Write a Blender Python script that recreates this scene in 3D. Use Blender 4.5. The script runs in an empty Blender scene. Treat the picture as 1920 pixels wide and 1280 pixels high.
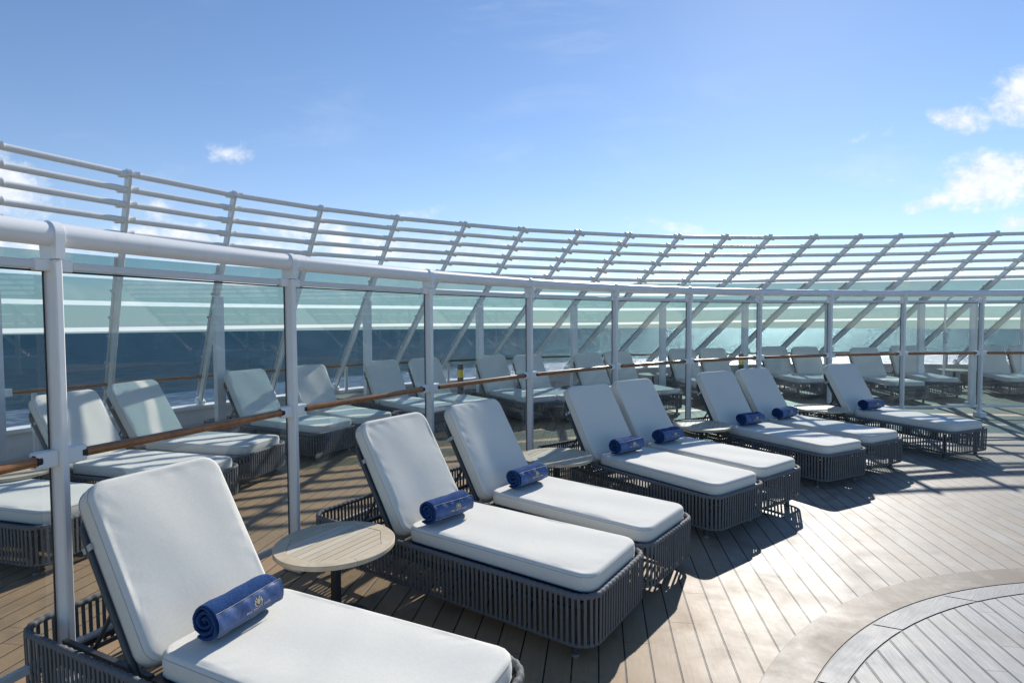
import bpy, math, random
from math import sin, cos, radians, pi, sqrt, atan2, floor
from mathutils import Vector, Matrix
random.seed(7)
sc = bpy.context.scene
COL = sc.collection
CX, CY = 7.9554, -1.1461          # centre of the curved sun deck

# ------------------------------------------------------------------ helpers
class MB:
    def __init__(s): s.v=[]; s.f=[]; s.sm=[]
    def add(s, vs, fs, smooth=False):
        b=len(s.v); s.v.extend(tuple(p) for p in vs)
        for f in fs: s.f.append(tuple(b+i for i in f)); s.sm.append(smooth)
    def box(s, c, ax, ay, az, bev=0.0):
        """box with half-axis vectors, optionally chamfered"""
        c=Vector(c); ax=Vector(ax); ay=Vector(ay); az=Vector(az)
        if bev<=0:
            vs=[c+ax*i+ay*j+az*k for k in(-1,1) for j in(-1,1) for i in(-1,1)]
            fs=[(0,2,3,1),(4,5,7,6),(0,1,5,4),(2,6,7,3),(0,4,6,2),(1,3,7,5)]
            s.add(vs,fs); return
        L=[ax.length,ay.length,az.length]; u=[ax/L[0],ay/L[1],az/L[2]]
        bev=min(bev,min(L)*.9); vs=[]; idx={}
        for i in(-1,1):
            for j in(-1,1):
                for k in(-1,1):
                    sg=(i,j,k)
                    for a in range(3):
                        p=c.copy()
                        for q in range(3): p+=u[q]*sg[q]*(L[q] if q==a else L[q]-bev)
                        idx[(i,j,k,a)]=len(vs); vs.append(p)
        fs=[]
        for a in range(3):
            b,d=(a+1)%3,(a+2)%3
            for sgn in(-1,1):
                q=[]
                for (m,n) in((-1,-1),(1,-1),(1,1),(-1,1)):
                    t=[0,0,0]; t[a]=sgn; t[b]=m; t[d]=n; q.append(idx[(t[0],t[1],t[2],a)])
                fs.append(tuple(q if sgn>0 else q[::-1]))
        for a in range(3):
            b,d=(a+1)%3,(a+2)%3
            for m in(-1,1):
                for n in(-1,1):
                    t=[0,0,0]; t[b]=m; t[d]=n
                    t0=list(t); t0[a]=-1; t1=list(t); t1[a]=1
                    q=[idx[(*t0,b)],idx[(*t1,b)],idx[(*t1,d)],idx[(*t0,d)]]
                    if m*n>0: q=q[::-1]
                    fs.append(tuple(q[::-1]))
        for i in(-1,1):
            for j in(-1,1):
                for k in(-1,1):
                    q=[idx[(i,j,k,0)],idx[(i,j,k,1)],idx[(i,j,k,2)]]
                    if i*j*k<0: q=q[::-1]
                    fs.append(tuple(q))
        s.add(vs,fs)
    def tube(s, pts, r, seg=12, closed=False, caps=True, up=None):
        pts=[Vector(p) for p in pts]; n=len(pts); rings=[]; prev=None
        for i,p in enumerate(pts):
            a=pts[(i-1)%n] if (closed or i>0) else p
            b=pts[(i+1)%n] if (closed or i<n-1) else p
            t=(b-a).normalized()
            if prev is None:
                ref=Vector(up) if up else (Vector((0,0,1)) if abs(t.z)<.9 else Vector((1,0,0)))
                x=ref.cross(t).normalized()
            else:
                x=(prev-t*prev.dot(t)).normalized()
            prev=x; y=t.cross(x)
            rr=r[i] if isinstance(r,(list,tuple)) else r
            rings.append([p+x*rr*cos(2*pi*k/seg)+y*rr*sin(2*pi*k/seg) for k in range(seg)])
        vs=[q for ring in rings for q in ring]; fs=[]
        m=n if closed else n-1
        for i in range(m):
            for k in range(seg):
                a=i*seg+k; b=i*seg+(k+1)%seg; c=((i+1)%n)*seg+(k+1)%seg; d=((i+1)%n)*seg+k
                fs.append((a,b,c,d))
        s.add(vs,fs,True)
        if caps and not closed:
            s.add(rings[0],[tuple(range(seg))[::-1]]); s.add(rings[-1],[tuple(range(seg))])
    def build(s, name, mat, parent=None, M=None):
        me=bpy.data.meshes.new(name)
        vs=s.v if M is None else [tuple(M@Vector(p)) for p in s.v]
        me.from_pydata(vs,[],s.f); me.update()
        me.polygons.foreach_set('use_smooth',s.sm)
        if mat: me.materials.append(mat)
        o=bpy.data.objects.new(name,me); COL.objects.link(o)
        if parent: o.parent=parent
        return o

def empty(name, loc, rz=0):
    o=bpy.data.objects.new(name,None); COL.objects.link(o); o.location=loc; o.rotation_euler=(0,0,rz)
    o.empty_display_size=.2
    return o
def tag(o,label=None,cat=None,group=None,kind=None):
    if label: o['label']=label
    if cat: o['category']=cat
    if group: o['group']=group
    if kind: o['kind']=kind
    return o
def copy_tree(o,parent=None):
    c=o.copy(); COL.objects.link(c)
    if parent: c.parent=parent
    for ch in list(o.children): copy_tree(ch,c)
    return c
def pol(R,az,z=0): a=radians(az); return Vector((CX+R*cos(a),CY+R*sin(a),z))

# ------------------------------------------------------------------ materials
class NT:
    def __init__(s,name):
        s.m=bpy.data.materials.new(name); s.m.use_nodes=True; s.t=s.m.node_tree; s.t.nodes.clear()
        s.out=s.t.nodes.new('ShaderNodeOutputMaterial')
    def n(s,typ,**kw):
        nd=s.t.nodes.new(typ)
        for k,v in kw.items():
            if k.startswith('i_'): nd.inputs[k[2:].replace('_',' ')].default_value=v
            else: setattr(nd,k,v)
        return nd
    def l(s,a,b): s.t.links.new(a,b)
    def math(s,op,a,b=None,c=None,clamp=False):
        nd=s.t.nodes.new('ShaderNodeMath'); nd.operation=op; nd.use_clamp=clamp
        for i,x in enumerate((a,b,c)):
            if x is None: continue
            if isinstance(x,(int,float)): nd.inputs[i].default_value=x
            else: s.l(x,nd.inputs[i])
        return nd.outputs[0]
    def mix(s,f,a,b):
        nd=s.t.nodes.new('ShaderNodeMix'); nd.data_type='RGBA'
        for sock,x in((nd.inputs[0],f),(nd.inputs[6],a),(nd.inputs[7],b)):
            if isinstance(x,(int,float)): sock.default_value=x
            elif isinstance(x,(tuple,list)): sock.default_value=(*x[:3],1)
            else: s.l(x,sock)
        return nd.outputs[2]
    def ramp(s,f,a,b,lo=0.0,hi=1.0,interp='LINEAR'):
        nd=s.t.nodes.new('ShaderNodeMapRange'); nd.interpolation_type=interp; nd.clamp=True
        s.l(f,nd.inputs[0]); nd.inputs[1].default_value=a; nd.inputs[2].default_value=b
        nd.inputs[3].default_value=lo; nd.inputs[4].default_value=hi
        return nd.outputs[0]
    def noise(s,vec,scale,detail=3,rough=.55,dist=0.0):
        nd=s.t.nodes.new('ShaderNodeTexNoise'); nd.inputs['Scale'].default_value=scale
        nd.inputs['Detail'].default_value=detail; nd.inputs['Roughness'].default_value=rough
        nd.inputs['Distortion'].default_value=dist
        if vec: s.l(vec,nd.inputs['Vector'])
        return nd.outputs[0]
    def pos(s): return s.n('ShaderNodeNewGeometry').outputs['Position']
    def obj(s): return s.n('ShaderNodeTexCoord').outputs['Object']
    def mapv(s,v,scale=(1,1,1),rot=(0,0,0),loc=(0,0,0)):
        nd=s.n('ShaderNodeMapping'); s.l(v,nd.inputs[0]); nd.inputs['Scale'].default_value=scale
        nd.inputs['Rotation'].default_value=rot; nd.inputs['Location'].default_value=loc
        return nd.outputs[0]
    def bsdf(s,col,rough=.5,bump=None,bstr=.3,bdist=.01,spec=.5,metal=0.0,**kw):
        b=s.n('ShaderNodeBsdfPrincipled')
        for nm,x in(('Base Color',col),('Roughness',rough),('Metallic',metal),('Specular IOR Level',spec)):
            if isinstance(x,(int,float)): b.inputs[nm].default_value=x
            elif isinstance(x,(tuple,list)): b.inputs[nm].default_value=(*x[:3],1)
            else: s.l(x,b.inputs[nm])
        for k,v in kw.items(): b.inputs[k.replace('_',' ')].default_value=v
        if bump is not None:
            bp=s.n('ShaderNodeBump'); bp.inputs['Strength'].default_value=bstr; bp.inputs['Distance'].default_value=bdist
            s.l(bump,bp.inputs['Height']); s.l(bp.outputs[0],b.inputs['Normal'])
        s.l(b.outputs[0],s.out.inputs[0]); return b

M={}
def mk_paint(name,col,rough=.35):
    k=NT(name); o=k.obj()
    n1=k.noise(o,160,2,.5); n2=k.noise(k.pos(),1.7,4,.6); n3=k.noise(k.mapv(k.pos(),(9,9,1.2)),1.5,4,.65)
    c=k.mix(k.ramp(n2,.35,.75),col,tuple(x*.9 for x in col))
    c=k.mix(k.ramp(n3,.58,.8,0,.35),c,(col[0]*.72,col[1]*.68,col[2]*.6))
    k.bsdf(c,k.ramp(n2,.3,.7,rough-.06,rough+.12),n1,.12,.002)
    return k.m
M['white']=mk_paint('white_marine_paint',(.87,.865,.845))
M['offwhite']=mk_paint('off_white_paint',(.72,.72,.70),.42)
M['wallpaint']=mk_paint('wall_paint',(.78,.79,.79),.4)

def mk_fabric(name,col,dk):
    k=NT(name); o=k.obj(); oi=k.n('ShaderNodeObjectInfo').outputs['Random']
    off=k.n('ShaderNodeVectorMath',operation='SCALE'); cb=k.n('ShaderNodeCombineXYZ'); 
    k.l(oi,cb.inputs[0]); k.l(oi,cb.inputs[1]); k.l(cb.outputs[0],off.inputs[0]); off.inputs['Scale'].default_value=37.0
    ad=k.n('ShaderNodeVectorMath',operation='ADD'); k.l(o,ad.inputs[0]); k.l(off.outputs[0],ad.inputs[1]); v=ad.outputs[0]
    weave=k.noise(v,420,2,.7); mott=k.noise(v,90,3,.65); soft=k.noise(k.mapv(v,(1,1.6,1)),5.5,3,.55,.6)
    wr=k.noise(k.mapv(v,(3.5,14,8)),2.2,3,.6,.5)
    c=k.mix(k.ramp(mott,.3,.72),col,dk)
    c=k.mix(k.ramp(k.noise(v,2.3,4,.6),.55,.8,0,.30),c,tuple(x*.90 for x in dk))
    h=k.math('ADD',k.math('MULTIPLY',soft,1.2),k.math('MULTIPLY',k.ramp(wr,.6,.85),.25))
    h=k.math('ADD',h,k.math('MULTIPLY',weave,.14))
    k.bsdf(c,.88,h,.22,.003,.2,Sheen_Weight=.15,Sheen_Roughness=.5)
    return k.m
M['cushion']=mk_fabric('cushion_canvas',(.77,.745,.665),(.70,.68,.61))
k=NT('piping_cord'); k.bsdf((.47,.47,.46),.85,k.noise(k.obj(),300,2),.3,.002,.2); M['piping']=k.m
# rope
k=NT('charcoal_rope'); o=k.obj(); n=k.noise(o,340,2,.6); n2=k.noise(o,9,3,.6)
c=k.mix(k.ramp(n,.3,.7),(.12,.122,.125),(.185,.186,.186)); c=k.mix(k.ramp(n2,.5,.8,0,.35),c,(.15,.145,.135))
k.bsdf(c,.72,n,.5,.002,.35); M['rope']=k.m
k=NT('graphite_metal'); n=k.noise(k.obj(),200,2,.6)
k.bsdf((.055,.06,.066),.42,n,.1,.001,.5); M['graphite']=k.m
k=NT('graphite_mesh_fabric'); n=k.noise(k.obj(),260,2,.6)
k.bsdf((.09,.095,.10),.7,n,.3,.002,.3); M['sling']=k.m
k=NT('black_rubber'); k.bsdf((.02,.021,.023),.6,k.noise(k.obj(),90,2),.2,.001); M['rubber']=k.m
k=NT('pale_glide'); k.bsdf((.22,.22,.21),.5,k.noise(k.obj(),90,2),.1,.001); M['glide']=k.m
# varnished handrail wood
def mk_wood(name,a,b,rough,scale=(30,30,2.0),d=.0):
    k=NT(name); o=k.obj(); g=k.noise(k.mapv(o,scale),3,5,.6,.8); f=k.noise(o,2.2,3,.6)
    c=k.mix(k.ramp(g,.3,.7),a,b); c=k.mix(k.ramp(f,.5,.75,0,.4),c,tuple(x*.55 for x in a))
    k.bsdf(c,rough,g,.15,.002); return k.m
M['handrail']=mk_wood('varnished_handrail_wood',(.27,.105,.036),(.46,.21,.08),.28,(6,6,6))
# table teak, slats along local x
def mk_teak(name,axis):
    k=NT(name); o=k.obj(); rot=(0,0,0) if axis==0 else (0,0,pi/2)
    g=k.noise(k.mapv(o,(2.2,46,46) if axis==0 else (5,5,5),rot),2.0,5,.62,.5)
    sep=k.n('ShaderNodeSeparateXYZ'); k.l(o,sep.inputs[0])
    idx=k.math('FLOOR',k.math('MULTIPLY_ADD',sep.outputs[1],1/.052,.5))
    wn=k.n('ShaderNodeTexWhiteNoise',noise_dimensions='1D'); k.l(idx,wn.inputs['W'])
    c=k.mix(k.ramp(g,.3,.72),(.62,.53,.39),(.48,.39,.26))
    if axis==0: c=k.mix(k.math('MULTIPLY',wn.outputs[0],.75),c,(.68,.62,.51))
    c=k.mix(k.ramp(k.noise(o,6,4,.6),.55,.8,0,.4),c,(.30,.26,.20))
    k.bsdf(c,.62,g,.2,.002,.35); return k.m
M['teak_slat']=mk_teak('table_teak_slats',0); M['teak_ring']=mk_teak('table_teak_ring',1)

# deck: composite planks running along 81.5 degrees
def deck_material(name,spacing,ang,gapw,ca,cb,gapc,off=0.0,rough=(.46,.60),grain=False,stain=(.16,.12,.085),seed=0.0,ends=True,pale_cols=None):
    k=NT(name); p=k.pos(); sep=k.n('ShaderNodeSeparateXYZ'); k.l(p,sep.inputs[0]); X,Y=sep.outputs[0],sep.outputs[1]
    a=radians(ang)
    nn=k.math('ADD',k.math('MULTIPLY',X,-sin(a)),k.math('MULTIPLY',Y,cos(a)))
    ll=k.math('ADD',k.math('MULTIPLY',X,cos(a)),k.math('MULTIPLY',Y,sin(a)))
    wob=k.math('MULTIPLY',k.math('SUBTRACT',k.noise(p,1.3,2),.5),.006)
    q=k.math('DIVIDE',k.math('ADD',k.math('SUBTRACT',nn,off),wob),spacing)
    fr=k.math('FRACT',q); idx=k.math('FLOOR',q)
    dist=k.math('MULTIPLY',k.math('MINIMUM',fr,k.math('SUBTRACT',1.0,fr)),spacing)
    wn=k.n('ShaderNodeTexWhiteNoise',noise_dimensions='1D'); k.l(k.math('ADD',idx,seed),wn.inputs['W']); rnd=wn.outputs[0]
    gap=k.ramp(dist,gapw*.4,gapw*.75,1,0)
    if ends:
        lq=k.math('DIVIDE',k.math('ADD',ll,k.math('MULTIPLY',rnd,7.3)),3.6)
        fe=k.math('FRACT',lq); de=k.math('MULTIPLY',k.math('MINIMUM',fe,k.math('SUBTRACT',1.0,fe)),3.6)
        gap=k.math('MAXIMUM',gap,k.ramp(de,.0012,.0022,.7,0))
    cv=k.n('ShaderNodeCombineXYZ'); k.l(nn,cv.inputs[0]); k.l(ll,cv.inputs[1]); k.l(k.math('MULTIPLY',idx,3.17),cv.inputs[2])
    if grain:
        g=k.noise(k.mapv(cv.outputs[0],(55,2.2,1)),1.6,6,.66,1.1)
        gg=k.noise(k.mapv(cv.outputs[0],(160,5,1)),1.6,4,.7,.3)
        c=k.mix(k.ramp(g,.36,.60),ca,cb); c=k.mix(k.ramp(gg,.42,.62,0,.7),c,tuple(x*.5 for x in cb))
        c=k.mix(k.math('MULTIPLY',rnd,.45),c,tuple(x*.75 for x in ca))
    else:
        g=k.noise(k.mapv(cv.outputs[0],(20,2.5,1)),3,5,.6,.4); gg=k.noise(p,190,2,.6)
        c=k.mix(k.ramp(g,.3,.7),ca,cb)
        if pale_cols:      # planks turn paler and greyer towards +X, patchily, mostly inside the glass fence
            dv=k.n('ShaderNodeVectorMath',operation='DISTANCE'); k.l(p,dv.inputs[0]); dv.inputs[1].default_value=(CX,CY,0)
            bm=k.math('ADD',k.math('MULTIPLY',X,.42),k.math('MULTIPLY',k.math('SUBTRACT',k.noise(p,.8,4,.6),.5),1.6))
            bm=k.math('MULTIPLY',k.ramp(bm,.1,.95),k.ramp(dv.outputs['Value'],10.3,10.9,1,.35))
            c=k.mix(bm,c,k.mix(k.ramp(g,.3,.7),pale_cols[0],pale_cols[1]))
        c=k.mix(k.math('MULTIPLY',rnd,.42),c,tuple(x*.62 for x in ca))
        c=k.mix(k.ramp(gg,.4,.8,0,.25),c,tuple(x*.6 for x in cb))
    st=k.noise(p,1.9,5,.62,.5); st2=k.noise(k.mapv(p,(1,1,1),(0,0,0),(9,3,0)),5.5,5,.65,.3)
    c=k.mix(k.ramp(st,.52,.70,0,.62),c,stain)
    c=k.mix(k.ramp(st2,.60,.78,0,.40),c,tuple(x*.8 for x in stain))
    salt=k.noise(k.mapv(p,(1,1,1),(0,0,0),(-4,7,0)),3.1,6,.7,.8)
    sa=k.ramp(salt,.50,.72,0,.5)
    if pale_cols and not grain: sa=k.math('MULTIPLY',sa,k.math('MULTIPLY_ADD',bm,.9,.1))
    c=k.mix(sa,c,(.46,.43,.385))
    gm=k.math('MULTIPLY',gap,k.ramp(k.noise(p,6,4,.7),.2,.42,.35,1))
    c=k.mix(gm,c,gapc)
    r=k.ramp(st,.3,.75,rough[1],rough[0]); r=k.math('ADD',r,k.math('MULTIPLY',k.math('SUBTRACT',st2,.5),.15))
    h=k.math('SUBTRACT',k.math('MULTIPLY',g,.25),k.math('MULTIPLY',gap,1.0))
    h=k.math('ADD',h,k.math('MULTIPLY',gg,.12))
    k.bsdf(c,k.math('MAXIMUM',r,.4),h,.6,.003,.25)
    return k.m
M['deck']=deck_material('composite_deck_planks',.1307,81.5,.0066,(.44,.30,.175),(.37,.245,.135),(.016,.018,.02),off=-1.188,pale_cols=((.335,.308,.265),(.265,.242,.205)))
M['border']=deck_material('composite_deck_border',50,81.5,.001,(.215,.165,.12),(.165,.125,.09),(.02,.02,.02),off=-20,stain=(.12,.09,.065),ends=False)
M['inlay']=deck_material('weathered_grey_teak',.106,81.0,.010,(.54,.535,.51),(.34,.34,.33),(.05,.055,.055),off=-1.5,grain=True,rough=(.45,.65),stain=(.22,.19,.16),seed=11.0)
M['inlay_ring']=deck_material('weathered_grey_teak_ring',.5,40,.0001,(.44,.44,.425),(.30,.30,.295),(.05,.05,.05),off=-1.5,grain=True,rough=(.45,.65),stain=(.25,.23,.21),seed=3.0,ends=False)

# glass
def mk_glass(name,tint,rough=.02,haze=.0,hazecol=(.8,.85,.85),spec=1.0):
    k=NT(name)
    g=k.n('ShaderNodeNewGeometry'); lw=k.n('ShaderNodeLayerWeight'); lw.inputs['Blend'].default_value=.5
    f5=k.math('POWER',lw.outputs['Facing'],4.0)
    fr=k.math('MULTIPLY',k.math('MULTIPLY_ADD',f5,.55,.045*spec),k.math('SUBTRACT',1.0,g.outputs['Backfacing']))
    tr=k.n('ShaderNodeBsdfTransparent'); tr.inputs[0].default_value=(*[sqrt(x) for x in tint],1)
    gl=k.n('ShaderNodeBsdfGlossy'); gl.inputs['Roughness'].default_value=rough; gl.inputs[0].default_value=(.95,.97,1,1)
    mx=k.n('ShaderNodeMixShader'); k.l(fr,mx.inputs[0]); k.l(tr.outputs[0],mx.inputs[1]); k.l(gl.outputs[0],mx.inputs[2])
    res=mx.outputs[0]
    if haze>0:
        df=k.n('ShaderNodeBsdfDiffuse'); df.inputs[0].default_value=(*hazecol,1)
        tl=k.n('ShaderNodeBsdfTranslucent'); tl.inputs[0].default_value=(*hazecol,1)
        m0=k.n('ShaderNodeMixShader'); m0.inputs[0].default_value=.5; k.l(df.outputs[0],m0.inputs[1]); k.l(tl.outputs[0],m0.inputs[2])
        p=k.pos(); a=k.noise(k.mapv(p,(3,3,.9)),1.2,5,.65,.4); b=k.noise(p,75,2,.8)
        hz=k.math('ADD',k.ramp(a,.4,.75,haze*.35,haze*1.6),k.ramp(b,.70,.80,0,haze*2.2))
        m2=k.n('ShaderNodeMixShader'); k.l(hz,m2.inputs[0]); k.l(res,m2.inputs[1]); k.l(m0.outputs[0],m2.inputs[2]); res=m2.outputs[0]
    k.l(res,k.out.inputs[0]); return k.m
M['glass']=mk_glass('clear_screen_glass',(.87,.925,.925),.01,.022,spec=2.0)
M['tint']=mk_glass('tinted_teal_glass',(.30,.43,.44),.03,.016,(.35,.55,.55))

# towel
k=NT('navy_terry_cloth'); o=k.obj(); n=k.noise(o,150,3,.75); n2=k.noise(o,22,3,.6)
c=k.mix(k.ramp(n,.3,.7),(.006,.034,.115),(.015,.070,.225)); c=k.mix(k.ramp(n2,.5,.8,0,.5),c,(.004,.014,.065))
k.bsdf(c,.95,n,1.0,.006,.15,Sheen_Weight=.25,Sheen_Tint=(.35,.5,1,1)); M['terry']=k.m
k=NT('navy_satin_band'); o=k.obj(); n=k.noise(k.mapv(o,(60,900,60)),2,2,.5); n2=k.noise(o,14,2,.5)
k.bsdf(k.mix(k.ramp(n2,.35,.7),(.014,.056,.185),(.024,.090,.28)),.45,k.math('ADD',k.math('MULTIPLY',n2,3.0),k.math('MULTIPLY',n,.2)),.6,.006,.5,Sheen_Weight=.2); M['satin']=k.m
k=NT('gold_thread'); k.bsdf((.62,.53,.30),.45,k.noise(k.obj(),500,2),.4,.001,.6); M['gold']=k.m
k=NT('lettering_thread'); k.bsdf((.58,.53,.40),.5,k.noise(k.obj(),500,2),.3,.001,.5); M['lettering']=k.m
k=NT('silver_gold_thread'); k.bsdf((.42,.40,.34),.5,k.noise(k.obj(),500,2),.3,.001,.5); M['thread']=k.m
k=NT('black_gloss_metal'); k.bsdf((.035,.04,.045),.2,k.noise(k.obj(),30,2),.03,.001,.6); M['blackmetal']=k.m
k=NT('amber_diffuser'); o=k.obj(); k.bsdf(k.mix(k.noise(o,8,2),(.86,.60,.03),(.80,.52,.02)),.35,k.noise(o,20,2),.05,.001,.5,Subsurface_Weight=.35,Subsurface_Scale=.05); M['amber']=k.m

# sea
k=NT('open_sea_water'); p=k.pos()
w1=k.noise(k.mapv(p,(1,1.7,1),(0,0,.35)),.055,5,.62,.4); w2=k.noise(k.mapv(p,(1,1.6,1),(0,0,.2)),.42,4,.65); w3=k.noise(k.mapv(p,(1,1,1)),.010,4,.6,.3)
caps=k.noise(k.mapv(p,(1,2.6,1),(0,0,.3)),.11,6,.72,.5); patch=k.noise(p,.018,3,.6)
h=k.math('ADD',k.math('MULTIPLY',w1,1.0),k.math('MULTIPLY',w2,.28)); h=k.math('ADD',h,k.math('MULTIPLY',w3,2.0))
c=k.mix(k.ramp(w3,.35,.7),(.010,.042,.090),(.016,.060,.125))
c=k.mix(k.ramp(k.math('ADD',k.math('MULTIPLY',w1,.6),k.math('MULTIPLY',w2,.4)),.40,.60),(.004,.020,.050),c); c=k.mix(k.ramp(k.noise(k.mapv(p,(1,.30,1),(0,0,.1)),.05,6,.75,.5),.44,.66,0,.85),c,(.050,.135,.20))
c=k.mix(k.ramp(k.noise(k.mapv(p,(1,.25,1),(0,0,.1)),.13,4,.75),.66,.74,0,.8),c,(.30,.42,.50))
# foam thrown out along the hull, within a few hundred metres of the ship
ln=k.n('ShaderNodeVectorMath',operation='LENGTH'); k.l(p,ln.inputs[0])
near=k.ramp(k.math('ADD',ln.outputs['Value'],k.math('MULTIPLY',patch,260)),520,760,1,0)
foam=k.math('MULTIPLY',k.ramp(k.noise(k.mapv(p,(1,2.2,1),(0,0,.3)),.045,7,.75,1.2),.50,.64,0,.6),near)
fo=k.math('MAXIMUM',k.math('MULTIPLY',k.ramp(caps,.66,.72),k.ramp(patch,.45,.6)),foam)
c=k.mix(fo,c,(.55,.68,.76))
bp=k.n('ShaderNodeBump'); bp.inputs['Strength'].default_value=1.0; bp.inputs['Distance'].default_value=4.0; k.l(h,bp.inputs['Height'])
df=k.n('ShaderNodeBsdfDiffuse'); k.l(c,df.inputs[0]); gl=k.n('ShaderNodeBsdfGlossy'); gl.inputs['Roughness'].default_value=.30; gl.inputs[0].default_value=(.9,.95,1,1)
k.l(bp.outputs[0],gl.inputs['Normal'])
mx=k.n('ShaderNodeMixShader'); k.l(k.math('MULTIPLY',k.math('SUBTRACT',1.0,fo),.17),mx.inputs[0]); k.l(df.outputs[0],mx.inputs[1]); k.l(gl.outputs[0],mx.inputs[2]); k.l(mx.outputs[0],k.out.inputs[0])
M['sea']=k.m

# ------------------------------------------------------------------ world
SUN_AZ=24.8; SUN_EL=29.2
w=bpy.data.worlds.new("World"); sc.world=w; w.use_nodes=True; t=w.node_tree; t.nodes.clear()
class WT(NT):
    def __init__(s,tree): s.t=tree
W_=WT(t)
out=t.nodes.new('ShaderNodeOutputWorld'); bg=t.nodes.new('ShaderNodeBackground'); sky=t.nodes.new('ShaderNodeTexSky')
sky.sky_type='NISHITA'; sky.sun_disc=False; sky.sun_elevation=radians(SUN_EL); sky.sun_rotation=radians(SUN_AZ)
sky.altitude=60; sky.air_density=1.0; sky.dust_density=.05; sky.ozone_density=3.0
tc=t.nodes.new('ShaderNodeTexCoord'); gen=tc.outputs['Generated']
ad=t.nodes.new('ShaderNodeVectorMath'); ad.operation='ADD'; ad.inputs[1].default_value=(0,0,.022)   # the far horizon lies a little below eye level
t.links.new(gen,ad.inputs[0]); t.links.new(ad.outputs[0],sky.inputs[0])
hs=t.nodes.new('ShaderNodeHueSaturation'); hs.inputs['Saturation'].default_value=1.10; hs.inputs['Hue'].default_value=.504; hs.inputs['Value'].default_value=.89; t.links.new(sky.outputs[0],hs.inputs['Color'])
sep=t.nodes.new('ShaderNodeSeparateXYZ'); t.links.new(gen,sep.inputs[0])
yy=W_.math('MAXIMUM',sep.outputs[1],.02); gx=W_.math('DIVIDE',sep.outputs[0],yy); gz=W_.math('DIVIDE',sep.outputs[2],yy)
cb=t.nodes.new('ShaderNodeCombineXYZ'); t.links.new(gx,cb.inputs[0]); t.links.new(gz,cb.inputs[1])
n_big=W_.noise(W_.mapv(cb.outputs[0],(1,1.5,1)),7.5,8,.62,.25); n_fine=W_.noise(W_.mapv(cb.outputs[0],(1,1.3,1)),28,7,.65,.2)
nz=W_.math('ADD',W_.math('MULTIPLY',n_big,.5),W_.math('MULTIPLY',n_fine,.5))
CL=[(1790,236,60,24,-.15,.95),(1915,196,62,48,.5,1.0),(1585,276,34,9,.4,.5),(1662,255,18,22,0,.35),(1845,345,85,44,.15,1.05),
    (1735,388,75,13,.25,.8),(1898,425,30,18,0,.9),(1712,318,18,18,.8,.45),(1666,347,14,6,0,.5),(1290,432,150,14,-.1,.55),
    (455,291,55,20,0,.62),(15,352,75,50,-.3,1.1),(30,470,170,34,-.1,.85),(300,395,32,26,0,.8),(345,445,105,26,-.1,.9),(560,428,100,26,-.1,.72),(455,470,200,26,-.1,.8),
    (790,400,70,14,0,.5),(780,470,260,34,-.05,.8),(1010,380,70,16,.2,.25),(1250,520,340,40,0,.75),(1650,540,360,44,0,.8),(700,540,900,26,0,.75),(-330,380,220,80,0,.9),(2150,330,160,90,0,.9)]
tot=None
for (px,py,rx,ry,an,st) in CL:
    x0=(px-960)/1059.2; z0=(598.5-py)/1059.2; rx/=880; ry/=880
    dx=W_.math('SUBTRACT',gx,x0); dz=W_.math('SUBTRACT',gz,z0)
    u=W_.math('DIVIDE',W_.math('ADD',W_.math('MULTIPLY',dx,cos(an)),W_.math('MULTIPLY',dz,sin(an))),rx)
    v=W_.math('DIVIDE',W_.math('SUBTRACT',W_.math('MULTIPLY',dz,cos(an)),W_.math('MULTIPLY',dx,sin(an))),ry)
    d=W_.math('SQRT',W_.math('ADD',W_.math('MULTIPLY',u,u),W_.math('MULTIPLY',v,v)))
    m=W_.ramp(d,0.0,1.9,st,0,'SMOOTHSTEP')
    tot=m if tot is None else W_.math('MAXIMUM',tot,m)
dens=W_.math('ADD',W_.math('MULTIPLY',tot,.70),W_.math('MULTIPLY',W_.math('SUBTRACT',nz,.5),1.5))
cl=W_.ramp(dens,.22,.70,0,.92,'SMOOTHSTEP')
cl=W_.math('MULTIPLY',cl,W_.ramp(tot,.02,.3,0,1))
wisp=W_.noise(W_.mapv(cb.outputs[0],(1.2,4.2,1),(0,0,.22)),2.6,7,.62,.6); wf=W_.noise(W_.mapv(cb.outputs[0],(1,2,1)),1.6,3,.5)
cl=W_.math('MAXIMUM',cl,W_.math('MULTIPLY',W_.ramp(wisp,.48,.78,0,.22,'SMOOTHSTEP'),W_.ramp(wf,.4,.62)))
cl=W_.math('MULTIPLY',cl,W_.ramp(sep.outputs[1],.0,.1,0,1))
shade=W_.mix(W_.ramp(nz,.42,.62),(5.0,5.5,6.3),(7.0,7.0,7.1))
el=W_.math('MAXIMUM',W_.math('ADD',gz,.016),0.0)
hz=W_.math('MULTIPLY',W_.math('ADD',W_.math('MULTIPLY',W_.math('EXPONENT',W_.math('MULTIPLY',el,-9)),.55),W_.math('MULTIPLY',W_.math('EXPONENT',W_.math('MULTIPLY',el,-2.2)),.17)),1.0)
hz=W_.math('MULTIPLY',hz,W_.ramp(sep.outputs[1],.0,.1,0,1))
pre=W_.mix(hz,hs.outputs[0],(5.0,5.6,7.0)); colr=W_.mix(cl,pre,shade)
t.links.new(colr,bg.inputs[0]); bg.inputs[1].default_value=.119; t.links.new(bg.outputs[0],out.inputs[0])

sd=bpy.data.lights.new('sun','SUN'); sd.energy=4.1; sd.angle=radians(.53); sd.color=(1,.955,.88)
so=bpy.data.objects.new('sun',sd); COL.objects.link(so)
S=Vector((sin(radians(SUN_AZ))*cos(radians(SUN_EL)),cos(radians(SUN_AZ))*cos(radians(SUN_EL)),sin(radians(SUN_EL))))
so.rotation_euler=S.to_track_quat('Z','Y').to_euler(); so.location=(0,0,30)

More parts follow.
